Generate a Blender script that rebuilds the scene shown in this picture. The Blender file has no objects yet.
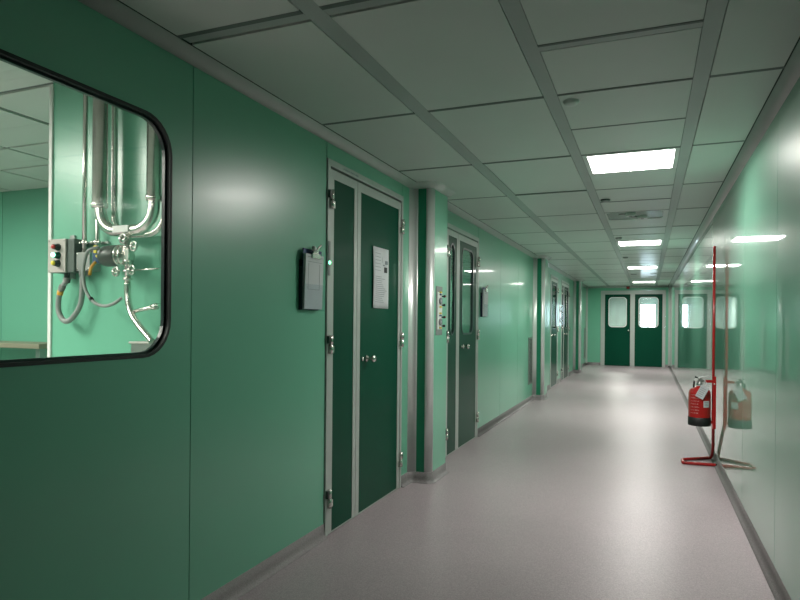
import bpy, bmesh, math, random
from mathutils import Vector, Matrix
random.seed(7)
C = bpy.context.scene.collection
PI = math.pi

# ------------------------------------------------------------------ materials
MATS = {}
def mat(name, col, rough=.4, metal=0., coat=0., coat_r=.05, coat_ior=1.3, noise=None, bump=0., emit=None, spec=.5, alpha=None):
    m = bpy.data.materials.new(name); m.use_nodes = True
    nt = m.node_tree; b = nt.nodes['Principled BSDF']
    b.inputs['Base Color'].default_value = (*col, 1)
    b.inputs['Roughness'].default_value = rough
    b.inputs['Metallic'].default_value = metal
    b.inputs['Coat Weight'].default_value = coat
    b.inputs['Coat Roughness'].default_value = coat_r
    b.inputs['Coat IOR'].default_value = coat_ior
    b.inputs['Specular IOR Level'].default_value = spec
    if emit:
        b.inputs['Emission Color'].default_value = (*emit[0], 1)
        b.inputs['Emission Strength'].default_value = emit[1]
    tc = nt.nodes.new('ShaderNodeTexCoord')
    sc, amt = noise if noise else (3., .06)
    n = nt.nodes.new('ShaderNodeTexNoise'); n.inputs['Scale'].default_value = sc
    n.inputs['Detail'].default_value = 3
    nt.links.new(tc.outputs['Object'], n.inputs['Vector'])
    mr = nt.nodes.new('ShaderNodeMapRange')
    mr.inputs['From Min'].default_value = .3; mr.inputs['From Max'].default_value = .7
    mr.inputs['To Min'].default_value = 1-amt; mr.inputs['To Max'].default_value = 1+amt
    nt.links.new(n.outputs['Fac'], mr.inputs['Value'])
    mx = nt.nodes.new('ShaderNodeVectorMath'); mx.operation = 'SCALE'
    mx.inputs[0].default_value = col
    nt.links.new(mr.outputs['Result'], mx.inputs['Scale'])
    nt.links.new(mx.outputs['Vector'], b.inputs['Base Color'])
    if bump:
        bp = nt.nodes.new('ShaderNodeBump'); bp.inputs['Strength'].default_value = bump
        bp.inputs['Distance'].default_value = .001
        nt.links.new(n.outputs['Fac'], bp.inputs['Height'])
        nt.links.new(bp.outputs['Normal'], b.inputs['Normal'])
    MATS[name] = m
    return m

PANEL = (.16, .465, .32)
mat('green_panel', PANEL, .30, spec=.95, coat=1., coat_r=.06, coat_ior=1.04, noise=(1.2, .03))
mat('glossy_green_panel', (.165, .42, .295), .36, spec=.4, coat=1., coat_r=.025, coat_ior=1.33, noise=(1.2, .03))
mat('dark_green_laminate', (.0005, .062, .034), .42, spec=.12, coat=1., coat_r=.07, coat_ior=1.05, noise=(2., .04))
mat('stripe_green', (.016, .23, .125), .35, noise=(2., .03))
mat('aluminium', (.78, .79, .78), .32, metal=.45, noise=(8., .03))
mat('coving_aluminium', (.50, .52, .50), .42, metal=.3, coat=.5, coat_r=.15, noise=(6., .03))
mat('frame_aluminium', (.50, .52, .50), .42, metal=.2, noise=(8., .03))
mat('seam_and_shadow_dark', (.01, .03, .02), .7)
mat('gasket_black', (.008, .014, .014), .55, noise=(10, .1))
mat('gasket_grey', (.02, .035, .035), .3, noise=(10, .1))
mat('ceiling_tile', (.70, .735, .70), .45, spec=.4, coat=.35, coat_r=.14, coat_ior=1.08, noise=(2., .02))
mat('ceiling_grid', (.44, .48, .465), .45, coat=.6, coat_r=.12, coat_ior=1.08, noise=(4., .03))
mat('ceiling_rail', (.15, .18, .165), .5, spec=.3, noise=(4., .03))
mat('white_plastic', (.75, .76, .74), .4)
mat('dark_plastic', (.03, .035, .035), .45)
mat('grey_plastic', (.22, .23, .23), .45)
mat('steel', (.74, .72, .68), .27, metal=1., noise=(12, .04))
mat('dull_steel', (.36, .37, .36), .38, metal=.8, noise=(12, .05))
mat('dark_steel', (.10, .10, .10), .35, metal=.8)
mat('paper', (.66, .67, .70), .7)
mat('faded_print', (.55, .26, .26), .5)
mat('print_grey', (.28, .30, .33), .7)
mat('print_black', (.015, .015, .02), .6)
mat('blue_board', (.02, .035, .14), .4)
mat('navy', (.006, .012, .035), .4)
mat('red_paint', (.46, .012, .012), .32, coat=.6, coat_r=.08, noise=(6, .05))
mat('red_plastic', (.40, .01, .01), .3)
mat('black_rubber', (.008, .008, .009), .5)
mat('yellow', (.75, .6, .04), .45)
mat('orange', (.75, .35, .03), .45)
mat('brass', (.75, .62, .35), .3, metal=.9)
mat('blue_plastic', (.02, .06, .16), .4)
mat('hose_grey', (.24, .26, .25), .45)
mat('control_box', (.48, .45, .42), .4, noise=(6, .03))
mat('box_side', (.08, .10, .09), .45)
mat('motor_grey', (.05, .055, .05), .4)
mat('led_green', (.1, .8, .35), .4, emit=((.15, 1., .4), 6.))
mat('led_white_green', (.6, 1, .8), .4, emit=((.25, 1., .55), 5.))
mat('bench_tan', (.25, .24, .17), .5)
mat('fixture_green', (.30, .40, .35), .25, coat=.5)
mat('beyond_panel', (.42, .52, .47), .5)

# speckled vinyl floor
def vinyl(name, base, rough=.30):
    m = mat(name, base, rough, spec=.36)
    nt = m.node_tree; b = nt.nodes['Principled BSDF']
    tc = nt.nodes.new('ShaderNodeTexCoord')
    v = nt.nodes.new('ShaderNodeTexVoronoi'); v.inputs['Scale'].default_value = 260
    nt.links.new(tc.outputs['Object'], v.inputs['Vector'])
    n2 = nt.nodes.new('ShaderNodeTexNoise'); n2.inputs['Scale'].default_value = 90; n2.inputs['Detail'].default_value = 4
    nt.links.new(tc.outputs['Object'], n2.inputs['Vector'])
    n3 = nt.nodes.new('ShaderNodeTexNoise'); n3.inputs['Scale'].default_value = 1.1; n3.inputs['Detail'].default_value = 5
    nt.links.new(tc.outputs['Object'], n3.inputs['Vector'])
    r = nt.nodes.new('ShaderNodeValToRGB')
    e = r.color_ramp.elements
    e[0].position = .1; e[0].color = (*[c*.72 for c in base], 1)
    e[1].position = .9; e[1].color = (*[c*1.28 for c in base], 1)
    sep = nt.nodes.new('ShaderNodeSeparateColor'); nt.links.new(v.outputs['Color'], sep.inputs['Color'])
    a = nt.nodes.new('ShaderNodeMath'); a.operation = 'MULTIPLY_ADD'
    a.inputs[1].default_value = .55; a.inputs[2].default_value = .0
    nt.links.new(sep.outputs['Red'], a.inputs[0])
    a2 = nt.nodes.new('ShaderNodeMath'); a2.operation = 'MULTIPLY_ADD'; a2.inputs[1].default_value = .45
    nt.links.new(n2.outputs['Fac'], a2.inputs[0]); nt.links.new(a.outputs[0], a2.inputs[2])
    nt.links.new(a2.outputs[0], r.inputs['Fac'])
    mr = nt.nodes.new('ShaderNodeMapRange'); mr.inputs['From Min'].default_value = .3; mr.inputs['From Max'].default_value = .7
    mr.inputs['To Min'].default_value = .94; mr.inputs['To Max'].default_value = 1.06
    nt.links.new(n3.outputs['Fac'], mr.inputs['Value'])
    s = nt.nodes.new('ShaderNodeVectorMath'); s.operation = 'SCALE'
    nt.links.new(r.outputs['Color'], s.inputs[0]); nt.links.new(mr.outputs['Result'], s.inputs['Scale'])
    nt.links.new(s.outputs['Vector'], b.inputs['Base Color'])
    # slight waviness of the polish
    mr2 = nt.nodes.new('ShaderNodeMapRange'); mr2.inputs['To Min'].default_value = rough-.04; mr2.inputs['To Max'].default_value = rough+.06
    nt.links.new(n3.outputs['Fac'], mr2.inputs['Value']); nt.links.new(mr2.outputs['Result'], b.inputs['Roughness'])
    return m
vinyl('vinyl_floor', (.39, .325, .35), .36)
vinyl('vinyl_cove', (.235, .215, .22), .42)

def glass(name, tint=(.86, .93, .90), rough=.01, ior=1.5):
    m = bpy.data.materials.new(name); m.use_nodes = True
    nt = m.node_tree; nt.nodes.clear()
    o = nt.nodes.new('ShaderNodeOutputMaterial')
    t = nt.nodes.new('ShaderNodeBsdfTransparent'); t.inputs['Color'].default_value = (*tint, 1)
    g = nt.nodes.new('ShaderNodeBsdfGlossy'); g.inputs['Roughness'].default_value = rough
    f = nt.nodes.new('ShaderNodeFresnel'); 
    ge = nt.nodes.new('ShaderNodeNewGeometry'); mr = nt.nodes.new('ShaderNodeMapRange')   # same reflectance from either face of the thin pane
    mr.inputs['To Min'].default_value = ior; mr.inputs['To Max'].default_value = 1/ior
    nt.links.new(ge.outputs['Backfacing'], mr.inputs['Value']); nt.links.new(mr.outputs['Result'], f.inputs['IOR'])
    mx = nt.nodes.new('ShaderNodeMixShader')
    nt.links.new(f.outputs[0], mx.inputs[0]); nt.links.new(t.outputs[0], mx.inputs[1]); nt.links.new(g.outputs[0], mx.inputs[2])
    nt.links.new(mx.outputs[0], o.inputs['Surface'])
    MATS[name] = m
    return m
glass('clear_glass', (.95, .98, .96))
glass('door_glass', (.80, .86, .84))
glass('clear_plastic', (.93, .95, .96), .12, 1.04)

def emitter(name, col, s):
    m = bpy.data.materials.new(name); m.use_nodes = True
    nt = m.node_tree; nt.nodes.clear()
    o = nt.nodes.new('ShaderNodeOutputMaterial'); e = nt.nodes.new('ShaderNodeEmission')
    e.inputs['Color'].default_value = (*col, 1); e.inputs['Strength'].default_value = s
    nt.links.new(e.outputs[0], o.inputs['Surface']); MATS[name] = m
emitter('lamp_glow', (1., .97, .93), 9.)
emitter('daylight_glow', (.68, .84, 1.), 24.)

# ------------------------------------------------------------------ mesh helpers
class MB:
    def __init__(s): s.bm = bmesh.new(); s.mats = []
    def mi(s, m):
        if m not in s.mats: s.mats.append(m)
        return s.mats.index(m)
    def poly(s, pts, m):
        f = s.bm.faces.new([s.bm.verts.new(p) for p in pts]); f.material_index = s.mi(m); return f
    def box(s, a, b, m, bev=0., rot=None, piv=None):
        x0, y0, z0 = [min(p, q) for p, q in zip(a, b)]; x1, y1, z1 = [max(p, q) for p, q in zip(a, b)]
        v = [s.bm.verts.new(p) for p in ((x0,y0,z0),(x1,y0,z0),(x1,y1,z0),(x0,y1,z0),(x0,y0,z1),(x1,y0,z1),(x1,y1,z1),(x0,y1,z1))]
        fs = [s.bm.faces.new([v[i] for i in q]) for q in ((3,2,1,0),(4,5,6,7),(0,1,5,4),(1,2,6,5),(2,3,7,6),(3,0,4,7))]
        k = s.mi(m)
        for f in fs: f.material_index = k
        if bev:
            ed = list({e for f in fs for e in f.edges})
            r = bmesh.ops.bevel(s.bm, geom=ed, offset=bev, segments=2, profile=.5, affect='EDGES')
            for f in r['faces']: f.material_index = k
            v = list({q for f in r['faces'] for q in f.verts} | {q for q in v if q.is_valid})
        if rot is not None:
            bmesh.ops.rotate(s.bm, verts=v, cent=piv, matrix=rot)
        return v
    def lathe(s, o, axis, prof, m, seg=24, smooth=True):
        # prof: list of (radius, distance along axis)
        a = Vector(axis).normalized(); u = a.orthogonal().normalized(); w = a.cross(u); o = Vector(o)
        rings = []
        for r, h in prof:
            if r < 1e-6: rings.append([s.bm.verts.new(o+a*h)])
            else: rings.append([s.bm.verts.new(o+a*h+(u*math.cos(2*PI*i/seg)+w*math.sin(2*PI*i/seg))*r) for i in range(seg)])
        k = s.mi(m)
        for A, B in zip(rings, rings[1:]):
            for i in range(seg):
                j = (i+1) % seg
                if len(A) == 1 and len(B) == 1: continue
                if len(A) == 1: f = s.bm.faces.new((A[0], B[i], B[j]))
                elif len(B) == 1: f = s.bm.faces.new((A[i], B[0], A[j]))
                else: f = s.bm.faces.new((A[i], B[i], B[j], A[j]))
                f.material_index = k; f.smooth = smooth
    def cyl(s, a, b, r, m, seg=20):
        a = Vector(a); b = Vector(b); L = (b-a).length
        s.lathe(a, b-a, [(0,0),(r,0),(r,0),(r,L),(r,L),(0,L)], m, seg)
    def tube(s, pts, r, m, seg=14, sub=0, caps=True):
        P = [Vector(p) for p in pts]
        if sub:
            Q = []
            for i in range(len(P)-1):
                p0 = P[max(i-1,0)]; p1 = P[i]; p2 = P[i+1]; p3 = P[min(i+2,len(P)-1)]
                for k in range(sub):
                    t = k/sub
                    Q.append(.5*((2*p1)+(-p0+p2)*t+(2*p0-5*p1+4*p2-p3)*t*t+(-p0+3*p1-3*p2+p3)*t**3))
            Q.append(P[-1]); P = Q
        k = s.mi(m); rings = []; u = None
        for i, p in enumerate(P):
            t = (P[min(i+1,len(P)-1)]-P[max(i-1,0)]).normalized()
            if u is None: u = t.orthogonal().normalized()
            u = (u-t*u.dot(t)).normalized(); w = t.cross(u)
            rr = r[i] if isinstance(r, (list, tuple)) else r
            rings.append([s.bm.verts.new(p+(u*math.cos(2*PI*j/seg)+w*math.sin(2*PI*j/seg))*rr) for j in range(seg)])
        for A, B in zip(rings, rings[1:]):
            for j in range(seg):
                f = s.bm.faces.new((A[j], A[(j+1)%seg], B[(j+1)%seg], B[j])); f.material_index = k; f.smooth = True
        if caps:
            for R in (rings[0][::-1], rings[-1]):
                f = s.bm.faces.new(R); f.material_index = k
    def ring_plate(s, outer, inner, fn, d0, d1, m, m_in=None):
        """flat plate with a hole: 2D loops -> fn(u, v, depth)"""
        k = s.mi(m); ki = s.mi(m_in or m)
        if not inner:
            A = [s.bm.verts.new(fn(u, v, d0)) for u, v in outer]; B = [s.bm.verts.new(fn(u, v, d1)) for u, v in outer]
            s.bm.faces.new(A).material_index = k; s.bm.faces.new(B[::-1]).material_index = k
            for i in range(len(A)):
                j = (i+1) % len(A); s.bm.faces.new((A[i], A[j], B[j], B[i])).material_index = k
            return
        us = [p[0] for p in inner]; vs = [p[1] for p in inner]
        cu, cv = (min(us)+max(us))/2, (min(vs)+max(vs))/2
        su, sv = max(us)-min(us), max(vs)-min(vs)
        ang = sorted(set(round(math.atan2((p[1]-cv)/sv, (p[0]-cu)/su), 7) for p in list(outer)+list(inner)))
        def hit(loop, a):
            du, dv = math.cos(a)*su, math.sin(a)*sv; best = None
            for i in range(len(loop)):
                p = loop[i]; q = loop[(i+1) % len(loop)]
                ex_, ey_ = q[0]-p[0], q[1]-p[1]; den = du*ey_-dv*ex_
                if abs(den) < 1e-12: continue
                px_, py_ = p[0]-cu, p[1]-cv
                t = (px_*ey_-py_*ex_)/den; w = (px_*dv-py_*du)/den
                if t > 0 and -1e-6 <= w <= 1+1e-6 and (best is None or t > best): best = t
            return (cu+du*best, cv+dv*best)
        O = [hit(outer, a) for a in ang]; I = [hit(inner, a) for a in ang]
        V = [[s.bm.verts.new(fn(u, v, d)) for u, v in lp] for lp in (O, I) for d in (d0, d1)]
        n = len(ang)
        for i in range(n):
            j = (i+1) % n
            for A, B, kk in ((V[0], V[2], k), (V[1], V[3], k), (V[0], V[1], k), (V[2], V[3], ki)):
                s.bm.faces.new((A[i], A[j], B[j], B[i])).material_index = kk
    def sweep(s, path, prof, m, closed_ends=True):
        """path: list of (x, y, nx, ny) plan points with outward (room-side) offset direction; prof: list of (offset, z)"""
        k = s.mi(m); cols = []
        for x, y, nx, ny in path:
            cols.append([s.bm.verts.new((x+nx*o, y+ny*o, z)) for o, z in prof])
        for A, B in zip(cols, cols[1:]):
            for i in range(len(prof)-1):
                f = s.bm.faces.new((A[i], A[i+1], B[i+1], B[i])); f.material_index = k; f.smooth = True
        if closed_ends:
            for c in (cols[0], cols[-1]):
                if len(c) > 2:
                    f = s.bm.faces.new(c); f.material_index = k
    def build(s, name, parent=None, loc=None):
        bmesh.ops.recalc_face_normals(s.bm, faces=s.bm.faces)
        me = bpy.data.meshes.new(name)
        if loc is not None: bmesh.ops.translate(s.bm, verts=s.bm.verts, vec=-Vector(loc))
        s.bm.to_mesh(me); s.bm.free()
        for m in s.mats: me.materials.append(MATS[m])
        o = bpy.data.objects.new(name, me); C.objects.link(o)
        if loc is not None: o.location = loc
        if parent is not None:
            o.parent = parent
            o.matrix_parent_inverse = Matrix.Identity(4)
            # geometry is authored in world space; move it into the parent's frame
            W = world_of(parent)
            if loc is None: me.transform(W.inverted())
            else: o.location = W.inverted() @ Vector(loc)
        return o
def world_of(o):
    M = Matrix.LocRotScale(o.location, o.rotation_euler, o.scale)
    return world_of(o.parent) @ M if o.parent else M

def tag(o, label=None, cat=None, group=None, kind=None):
    if label: o['label'] = label
    if cat: o['category'] = cat
    if group: o['group'] = group
    if kind: o['kind'] = kind
    return o
def thing(name, loc, label, cat, group=None, kind=None):
    o = bpy.data.objects.new(name, None); C.objects.link(o); o.location = loc
    o.empty_display_size = .1
    return tag(o, label, cat, group, kind)
def copy_tree(o, parent=None):
    c = o.copy(); C.objects.link(c)
    if parent is not None: c.parent = parent
    for ch in [x for x in bpy.data.objects if x.parent == o]: copy_tree(ch, c)
    return c
def rrect(u0, v0, u1, v1, r, n=8):
    P = []
    for cx, cy, a0 in ((u1-r, v1-r, 0), (u0+r, v1-r, 90), (u0+r, v0+r, 180), (u1-r, v0+r, 270)):
        for i in range(n+1):
            a = math.radians(a0+90*i/n); P.append((cx+r*math.cos(a), cy+r*math.sin(a)))
    return P
def rect(u0, v0, u1, v1): return [(u1, v1), (u0, v1), (u0, v0), (u1, v0)]

# ------------------------------------------------------------------ dimensions
XL, XR = -1.862, .620
ZC, ZB, CV = 2.508, 2.461, .059
YE, YB = 20.71, -2.9
TH = .06
fL = lambda u, v, d: (XL-d, u, v)          # left wall plane: u = y, v = z, depth into the wall
fE = lambda u, v, d: (u, YE+d, v)          # end wall plane

# ------------------------------------------------------------------ floor and ceiling
m = MB(); m.poly([(-7., YB-.1, 0), (1.0, YB-.1, 0), (1.0, 31, 0), (-7., 31, 0)], 'vinyl_floor')
v = m.bm.faces[:] if hasattr(m.bm.faces, '__getitem__') else None
m.box((-7., YB-.1, -.05), (1.0, 31, -.002), 'vinyl_cove')
tag(m.build('floor'), 'speckled grey vinyl floor of the corridor', 'floor', kind='structure')

AX = [XL+CV, -1.221, -1.138, -.511, -.441, .187, .257, XR-CV]
Y0, DY = 3.2326, 1.2107
lamp_rows = {2, 10, 17, 25}; fix_row = 6
m = MB(); g = .002
m.box((XL-.05, YB-.1, ZC+.035), (XR+.05, YE+.1, ZC+.06), 'seam_and_shadow_dark')
for a, b in ((AX[1], AX[2]), (AX[3], AX[4]), (AX[5], AX[6])):
    m.box((a+.001, YB, ZC+.003), (b-.001, YE, ZC+.02), 'ceiling_grid')
for ci, (a, b) in enumerate(((AX[0]-.03, AX[1]), (AX[2], AX[3]), (AX[6], AX[7]+.03))):
    k = -6
    while Y0+k*DY < YE:
        y0 = max(Y0+k*DY, YB); y1 = min(Y0+(k+1)*DY, YE)
        if y1-y0 > .05:
            dz = random.choice((0, 0, .001, .002)); dz = .006 if (ci == 1 and k == 1) else dz
            if k in (-6, -3, -1): # rows with a broad cross rail
                m.box((a, y0+.001, ZC+.003), (b, y0+.066, ZC+.02), 'ceiling_grid'); y0 += .066
            m.box((a, y1-.013, ZC-.0012), (b, y1+.013, ZC+.02), 'ceiling_rail')
            m.box((a+g, y0+.013, ZC+dz), (b-g, y1-.013, ZC+dz+.018), 'ceiling_tile')
        k += 1
for xa, xb in ((XL+CV-.001, XL+CV+.006), (XR-CV-.006, XR-CV+.001)): m.box((xa, YB, ZC-.0008), (xb, YE, ZC+.01), 'seam_and_shadow_dark')  # dark strips standing in for the thin shadow along each coving's upper edge
a, b = AX[4], AX[5]; H = DY/2
k = -12
while Y0+k*H < YE:
    y0 = max(Y0+k*H, YB); y1 = min(Y0+(k+1)*H, YE)
    if y1-y0 > .05 and k not in lamp_rows and k != fix_row:
        dz = random.choice((0, 0, .001, .002))
        if k in (-1, -5): m.box((a, y0+.002, ZC+.001), (b, y0+.055, ZC+.02), 'ceiling_grid'); y0 += .055
        m.box((a+g, y0+.009, ZC+dz), (b-g, y1-.009, ZC+dz+.018), 'ceiling_tile')
    if k not in lamp_rows and k != fix_row: m.box((a, y1-.009, ZC-.0012), (b, y1+.009, ZC+.02), 'ceiling_rail')
    k += 1
tag(m.build('ceiling'), 'pale grey suspended ceiling of metal tiles and rails', 'ceiling', kind='structure')

# ------------------------------------------------------------------ left wall
cols = [(4.89, 5.30), (10.90, 11.27), (17.15, 17.52)]
XC = -1.675
door_spans = [(3.405, 4.68, 2.361), (5.83, 7.10, 2.331), (12.92, 13.98, 2.33), (14.60, 16.02, 2.33)]
WU0, WV0, WU1, WV1 = 1.095, 1.205, 2.047, 2.168
m = MB()
def seg(y0, y1, z0=0., z1=ZB+.03, mt='green_panel'):
    m.box((XL-TH, y0+.003, z0), (XL, y1-.003, z1), mt)
for y0, y1 in ((YB, -1.445), (-1.445, -.235), (-.235, .975), (2.185, 3.402), (4.683, 4.92), (5.31, 5.827), (7.103, 8.31), (8.31, 9.52), (9.52, 10.73), (10.73, 11.3),
               (11.3, 12.1), (12.1, 12.917), (13.983, 14.597), (16.023, 17.1), (17.1, 18.3), (18.3, 19.5), (19.5, YE)):
    seg(y0, y1)
for y0, y1, z in door_spans: seg(y0-.001, y1+.001, z+.002)
m.ring_plate(rect(.977, 0, 2.183, ZB+.03), rrect(WU0, WV0, WU1, WV1, .14), fL, 0, .032, 'green_panel', 'gasket_black')
# dark joint filler behind the seams
for y0, y1 in ((YB, .975-.02), (2.183, 3.40), (4.684, 4.93), (5.3, 5.83), (7.1, 12.92), (13.98, 14.6), (16.02, YE)):
    m.box((XL-TH-.012, y0, 0), (XL-.012, y1, ZB), 'seam_and_shadow_dark')
tag(m.build('wall_left'), 'left corridor wall of mint green panels', 'wall', kind='structure')

def arc(cx, cy, r, a0, a1, n, convex):
    out = []
    for i in range(n+1):
        a = math.radians(a0+(a1-a0)*i/n); c, s_ = math.cos(a), math.sin(a)
        out.append((cx+r*c, cy+r*s_, c, s_) if convex else (cx+r*c, cy+r*s_, -c, -s_))
    return out
def left_path(y0, y1):
    """plan path of the left wall surface with the pilasters"""
    P = [(XL, y0, 1, 0)]
    for a, b in cols:
        if a > y0 and b < y1:
            P += [(XL, a-.06, 1, 0)] if False else []
            # concave corner into the near face, radius .06, normals towards the room
            for i in range(7):
                t = math.radians(90*i/6)
                x = XL+.06-.06*math.cos(t); y = (a-.06)+.06*math.sin(t)
                P.append((x, y, math.cos(t), -math.sin(t)))
            for i in range(7):
                t = math.radians(-90+90*i/6)
                P.append((XC-.055+.055*math.cos(t), a+.055+.055*math.sin(t), math.cos(t), math.sin(t)))
            P.append((XC, b, 1, 1)); P.append((XL, b, 1, 1))
    P.append((XL, y1, 1, 0))
    return P
cov = [(0, ZB), (.004, ZB+.001), (.018, ZB+.008), (.034, ZB+.020), (.048, ZB+.034), (CV-.002, ZC-.003), (CV, ZC), (CV, ZC+.012), (0, ZC+.012)]
m = MB()
m.sweep(left_path(YB, YE), cov, 'coving_aluminium')
tag(m.build('trim_1'), 'silver coving along the top of the left wall', 'coving', kind='structure')
m = MB()
m.sweep([(XR, YB, -1, 0), (XR, YE, -1, 0)], cov, 'coving_aluminium')
tag(m.build('trim_2'), 'silver coving along the top of the right wall', 'coving', kind='structure')
m = MB()
m.sweep([(XL, YE, 0, -1), (XR, YE, 0, -1)], [(0, ZB-.01), (.02, ZB), (.03, ZC), (0, ZC)], 'coving_aluminium')
m.box((XL, YE-.03, .05), (XL+.055, YE, ZB), 'frame_aluminium', .005)
m.box((XR-.055, YE-.03, .05), (XR, YE, ZB), 'frame_aluminium', .005)
tag(m.build('trim_3'), 'silver edging around the end wall of the corridor', 'trim', kind='structure')

bsp = [(0, .088), (.003, .087), (.004, .040), (.008, .020), (.018, .007), (.032, .002), (.032, 0), (0, 0)]
def base(segs, name, label, side=0):
    m = MB()
    for pth in segs: m.sweep(pth, bsp, 'vinyl_cove')
    tag(m.build(name), label, 'baseboard', kind='structure')
ld = [YB]+[q for a, b, z in door_spans for q in (a, b)]+[YE]
base([left_path(ld[i], ld[i+1]) for i in range(0, len(ld), 2)], 'baseboard_left', 'grey coved vinyl skirting along the left wall')
base([[(XR, YB, -1, 0), (XR, YE, -1, 0)]], 'baseboard_right', 'grey coved vinyl skirting along the right wall')
base([[(XL, YE, 0, -1), (-1.41, YE, 0, -1)], [(.49, YE, 0, -1), (XR, YE, 0, -1)]], 'baseboard_far', 'grey coved vinyl skirting on the end wall')

# pilasters
for n, (a, b) in enumerate(cols):
    t = thing('trim_%d' % (n+4), (XL, a, 0), ['nearest boxed pilaster on the left wall, between the two closest doors', 'middle boxed pilaster on the left wall, beyond the vent grille', 'farthest boxed pilaster on the left wall, near the end wall'][n], 'pilaster', kind='structure')
    m = MB()
    m.box((XC-.012, a+.057, .05), (XC, b, ZB+.03), 'green_panel'); m.box((XL, b-.012, .05), (XC-.001, b-.0005, ZB+.03), 'green_panel')
    m.build('side_panel', t)
    m = MB(); m.box((XL+.059, a, .05), (XC-.054, a+.01, ZB+.03), 'stripe_green'); m.build('face_panel', t)
    m = MB()
    P = [(XL+.06-.06*math.cos(math.radians(15*i)), a-.06+.06*math.sin(math.radians(15*i)), math.cos(math.radians(15*i)), -math.sin(math.radians(15*i))) for i in range(7)]
    m.sweep(P, [(.001, .06), (.002, .06), (.002, ZB+.03), (.001, ZB+.03)], 'aluminium'); m.build('inner_corner_profile', t)
    m = MB()
    P = [(XC-.055+.055*math.cos(math.radians(-90+11.25*i)), a+.055+.055*math.sin(math.radians(-90+11.25*i)), math.cos(math.radians(-90+11.25*i)), math.sin(math.radians(-90+11.25*i))) for i in range(9)]
    m.sweep(P, [(-.012, .06), (.002, .06), (.002, ZB+.03), (-.012, ZB+.03)], 'aluminium'); m.build('outer_corner_profile', t)

# ------------------------------------------------------------------ corridor window in the left wall
t = thing('window_1', (XL, 1.57, WV0), 'rounded internal window in the left wall showing process pipes', 'window', kind='structure')
m = MB()
m.ring_plate(rrect(WU0-.010, WV0-.010, WU1+.010, WV1+.010, .15), rrect(WU0+.003, WV0+.003, WU1-.003, WV1-.003, .137), fL, -.004, .012, 'gasket_black')
m.build('outer_gasket', t)
m = MB()
m.ring_plate(rrect(WU0+.001, WV0+.001, WU1-.001, WV1-.001, .139), rrect(WU0+.014, WV0+.012, WU1-.014, WV1-.012, .128), fL, .014, .030, 'gasket_grey')
m.build('inner_gasket', t)
m = MB(); m.ring_plate(rrect(WU0+.004, WV0+.004, WU1-.004, WV1-.004, .136), None, fL, .020, .024, 'clear_glass'); m.build('glass_pane', t)

# ------------------------------------------------------------------ doors on the left wall
def hinge(y, z, parent, s=1):
    m = MB()
    m.lathe((XL+.020, y, z-.058), (0, 0, 1), [(0,0),(.014,0),(.014,.054),(.010,.056),(.010,.060),(.014,.062),(.014,.116),(0,.116)], 'steel', 14)
    m.box((XL+.002, y, z-.056), (XL+.026, y+.036*s, z-.008), 'steel', .002)
    m.box((XL+.002, y-.034*s, z+.006), (XL+.026, y, z+.054), 'dark_steel', .002)
    return m.build('hinge', parent)
def door_leaf(t, name, y0, y1, z1, win, stile=.055, knob=None, label=None, proud=.006):
    lf = bpy.data.objects.new(name, None)
    z0 = .006
    m = MB()
    inner_r = rect(y0+stile, z0+.008, y1-stile, z1-stile-.01)
    m.ring_plate(rect(y0, z0, y1, z1), inner_r, fL, -proud, .03, 'frame_aluminium')
    lf = m.build(name, t)
    m = MB()
    if win:
        w0, w1, zz0, zz1 = win
        m.ring_plate(inner_r, rrect(w0, zz0, w1, zz1, .09), fL, -proud+.003, .028, 'dark_green_laminate', 'gasket_grey')
        p = m.build('green_panel', lf)
        m = MB()
        m.ring_plate(rrect(w0-.012, zz0-.012, w1+.012, zz1+.012, .10), rrect(w0+.006, zz0+.006, w1-.006, zz1-.006, .085), fL, -proud-.001, .004, 'gasket_grey')
        m.build('window_gasket', lf)
        m = MB(); m.ring_plate(rrect(w0+.001, zz0+.001, w1-.001, zz1-.001, .089), None, fL, .004, .008, 'door_glass'); m.build('window_pane', lf)
    else:
        m.ring_plate(inner_r, None, fL, -proud+.003, .028, 'dark_green_laminate'); m.build('green_panel', lf)
    if knob:
        y, z = knob
        m = MB()
        m.lathe((XL+proud, y, z), (1, 0, 0), [(0,0),(.024,0),(.024,.006),(.010,.010),(.009,.030),(.016,.036),(.025,.046),(.027,.056),(.022,.066),(0,.070)], 'steel', 24)
        m.build('door_knob', lf)
        m = MB(); m.lathe((XL+proud, y-.070, z), (1, 0, 0), [(0,0),(.014,0),(.014,.008),(0,.009)], 'steel', 16); m.build('lock_cylinder', lf)
    return lf
def door(n, y0, ys, y1, zt, win1, win2, knob, label, hz, fr=.035):
    t = thing('door_%d' % n, (XL, (y0+y1)/2, 0), label, 'door', kind='structure')
    m = MB()
    for a, b in ((y0, y0+fr), (y1-fr, y1)): m.box((XL-TH, a, 0), (XL+.010, b, zt), 'frame_aluminium', .002)
    m.box((XL-TH, y0+fr, zt-.044), (XL+.010, y1-fr, zt), 'frame_aluminium', .002)
    m.box((XL-TH, y0+fr-.002, 0), (XL-.035, y1-fr+.002, zt-.04), 'seam_and_shadow_dark') if not win2 else None
    m.build('frame', t)
    gp = .005
    if ys:
        door_leaf(t, 'narrow_leaf', y0+fr+gp, ys-gp/2, zt-.058, win1, .048)
        door_leaf(t, 'main_leaf', ys+gp/2, y1-fr-gp, zt-.058, win2, .052, knob)
    else: door_leaf(t, 'main_leaf', y0+fr+gp, y1-fr-gp, zt-.058, win2, .052, knob)
    for z in hz:
        if ys: hinge(y0+fr, z, t, 1)
        hinge(y1-fr, z, t, -1)
    return t
hz = (2.11, 1.20, .235)
d1 = door(1, 3.405, 3.835, 4.68, 2.361, None, None, (4.00, 1.083), 'nearest double door, dark green with a paper notice on its wide leaf', hz)
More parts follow.
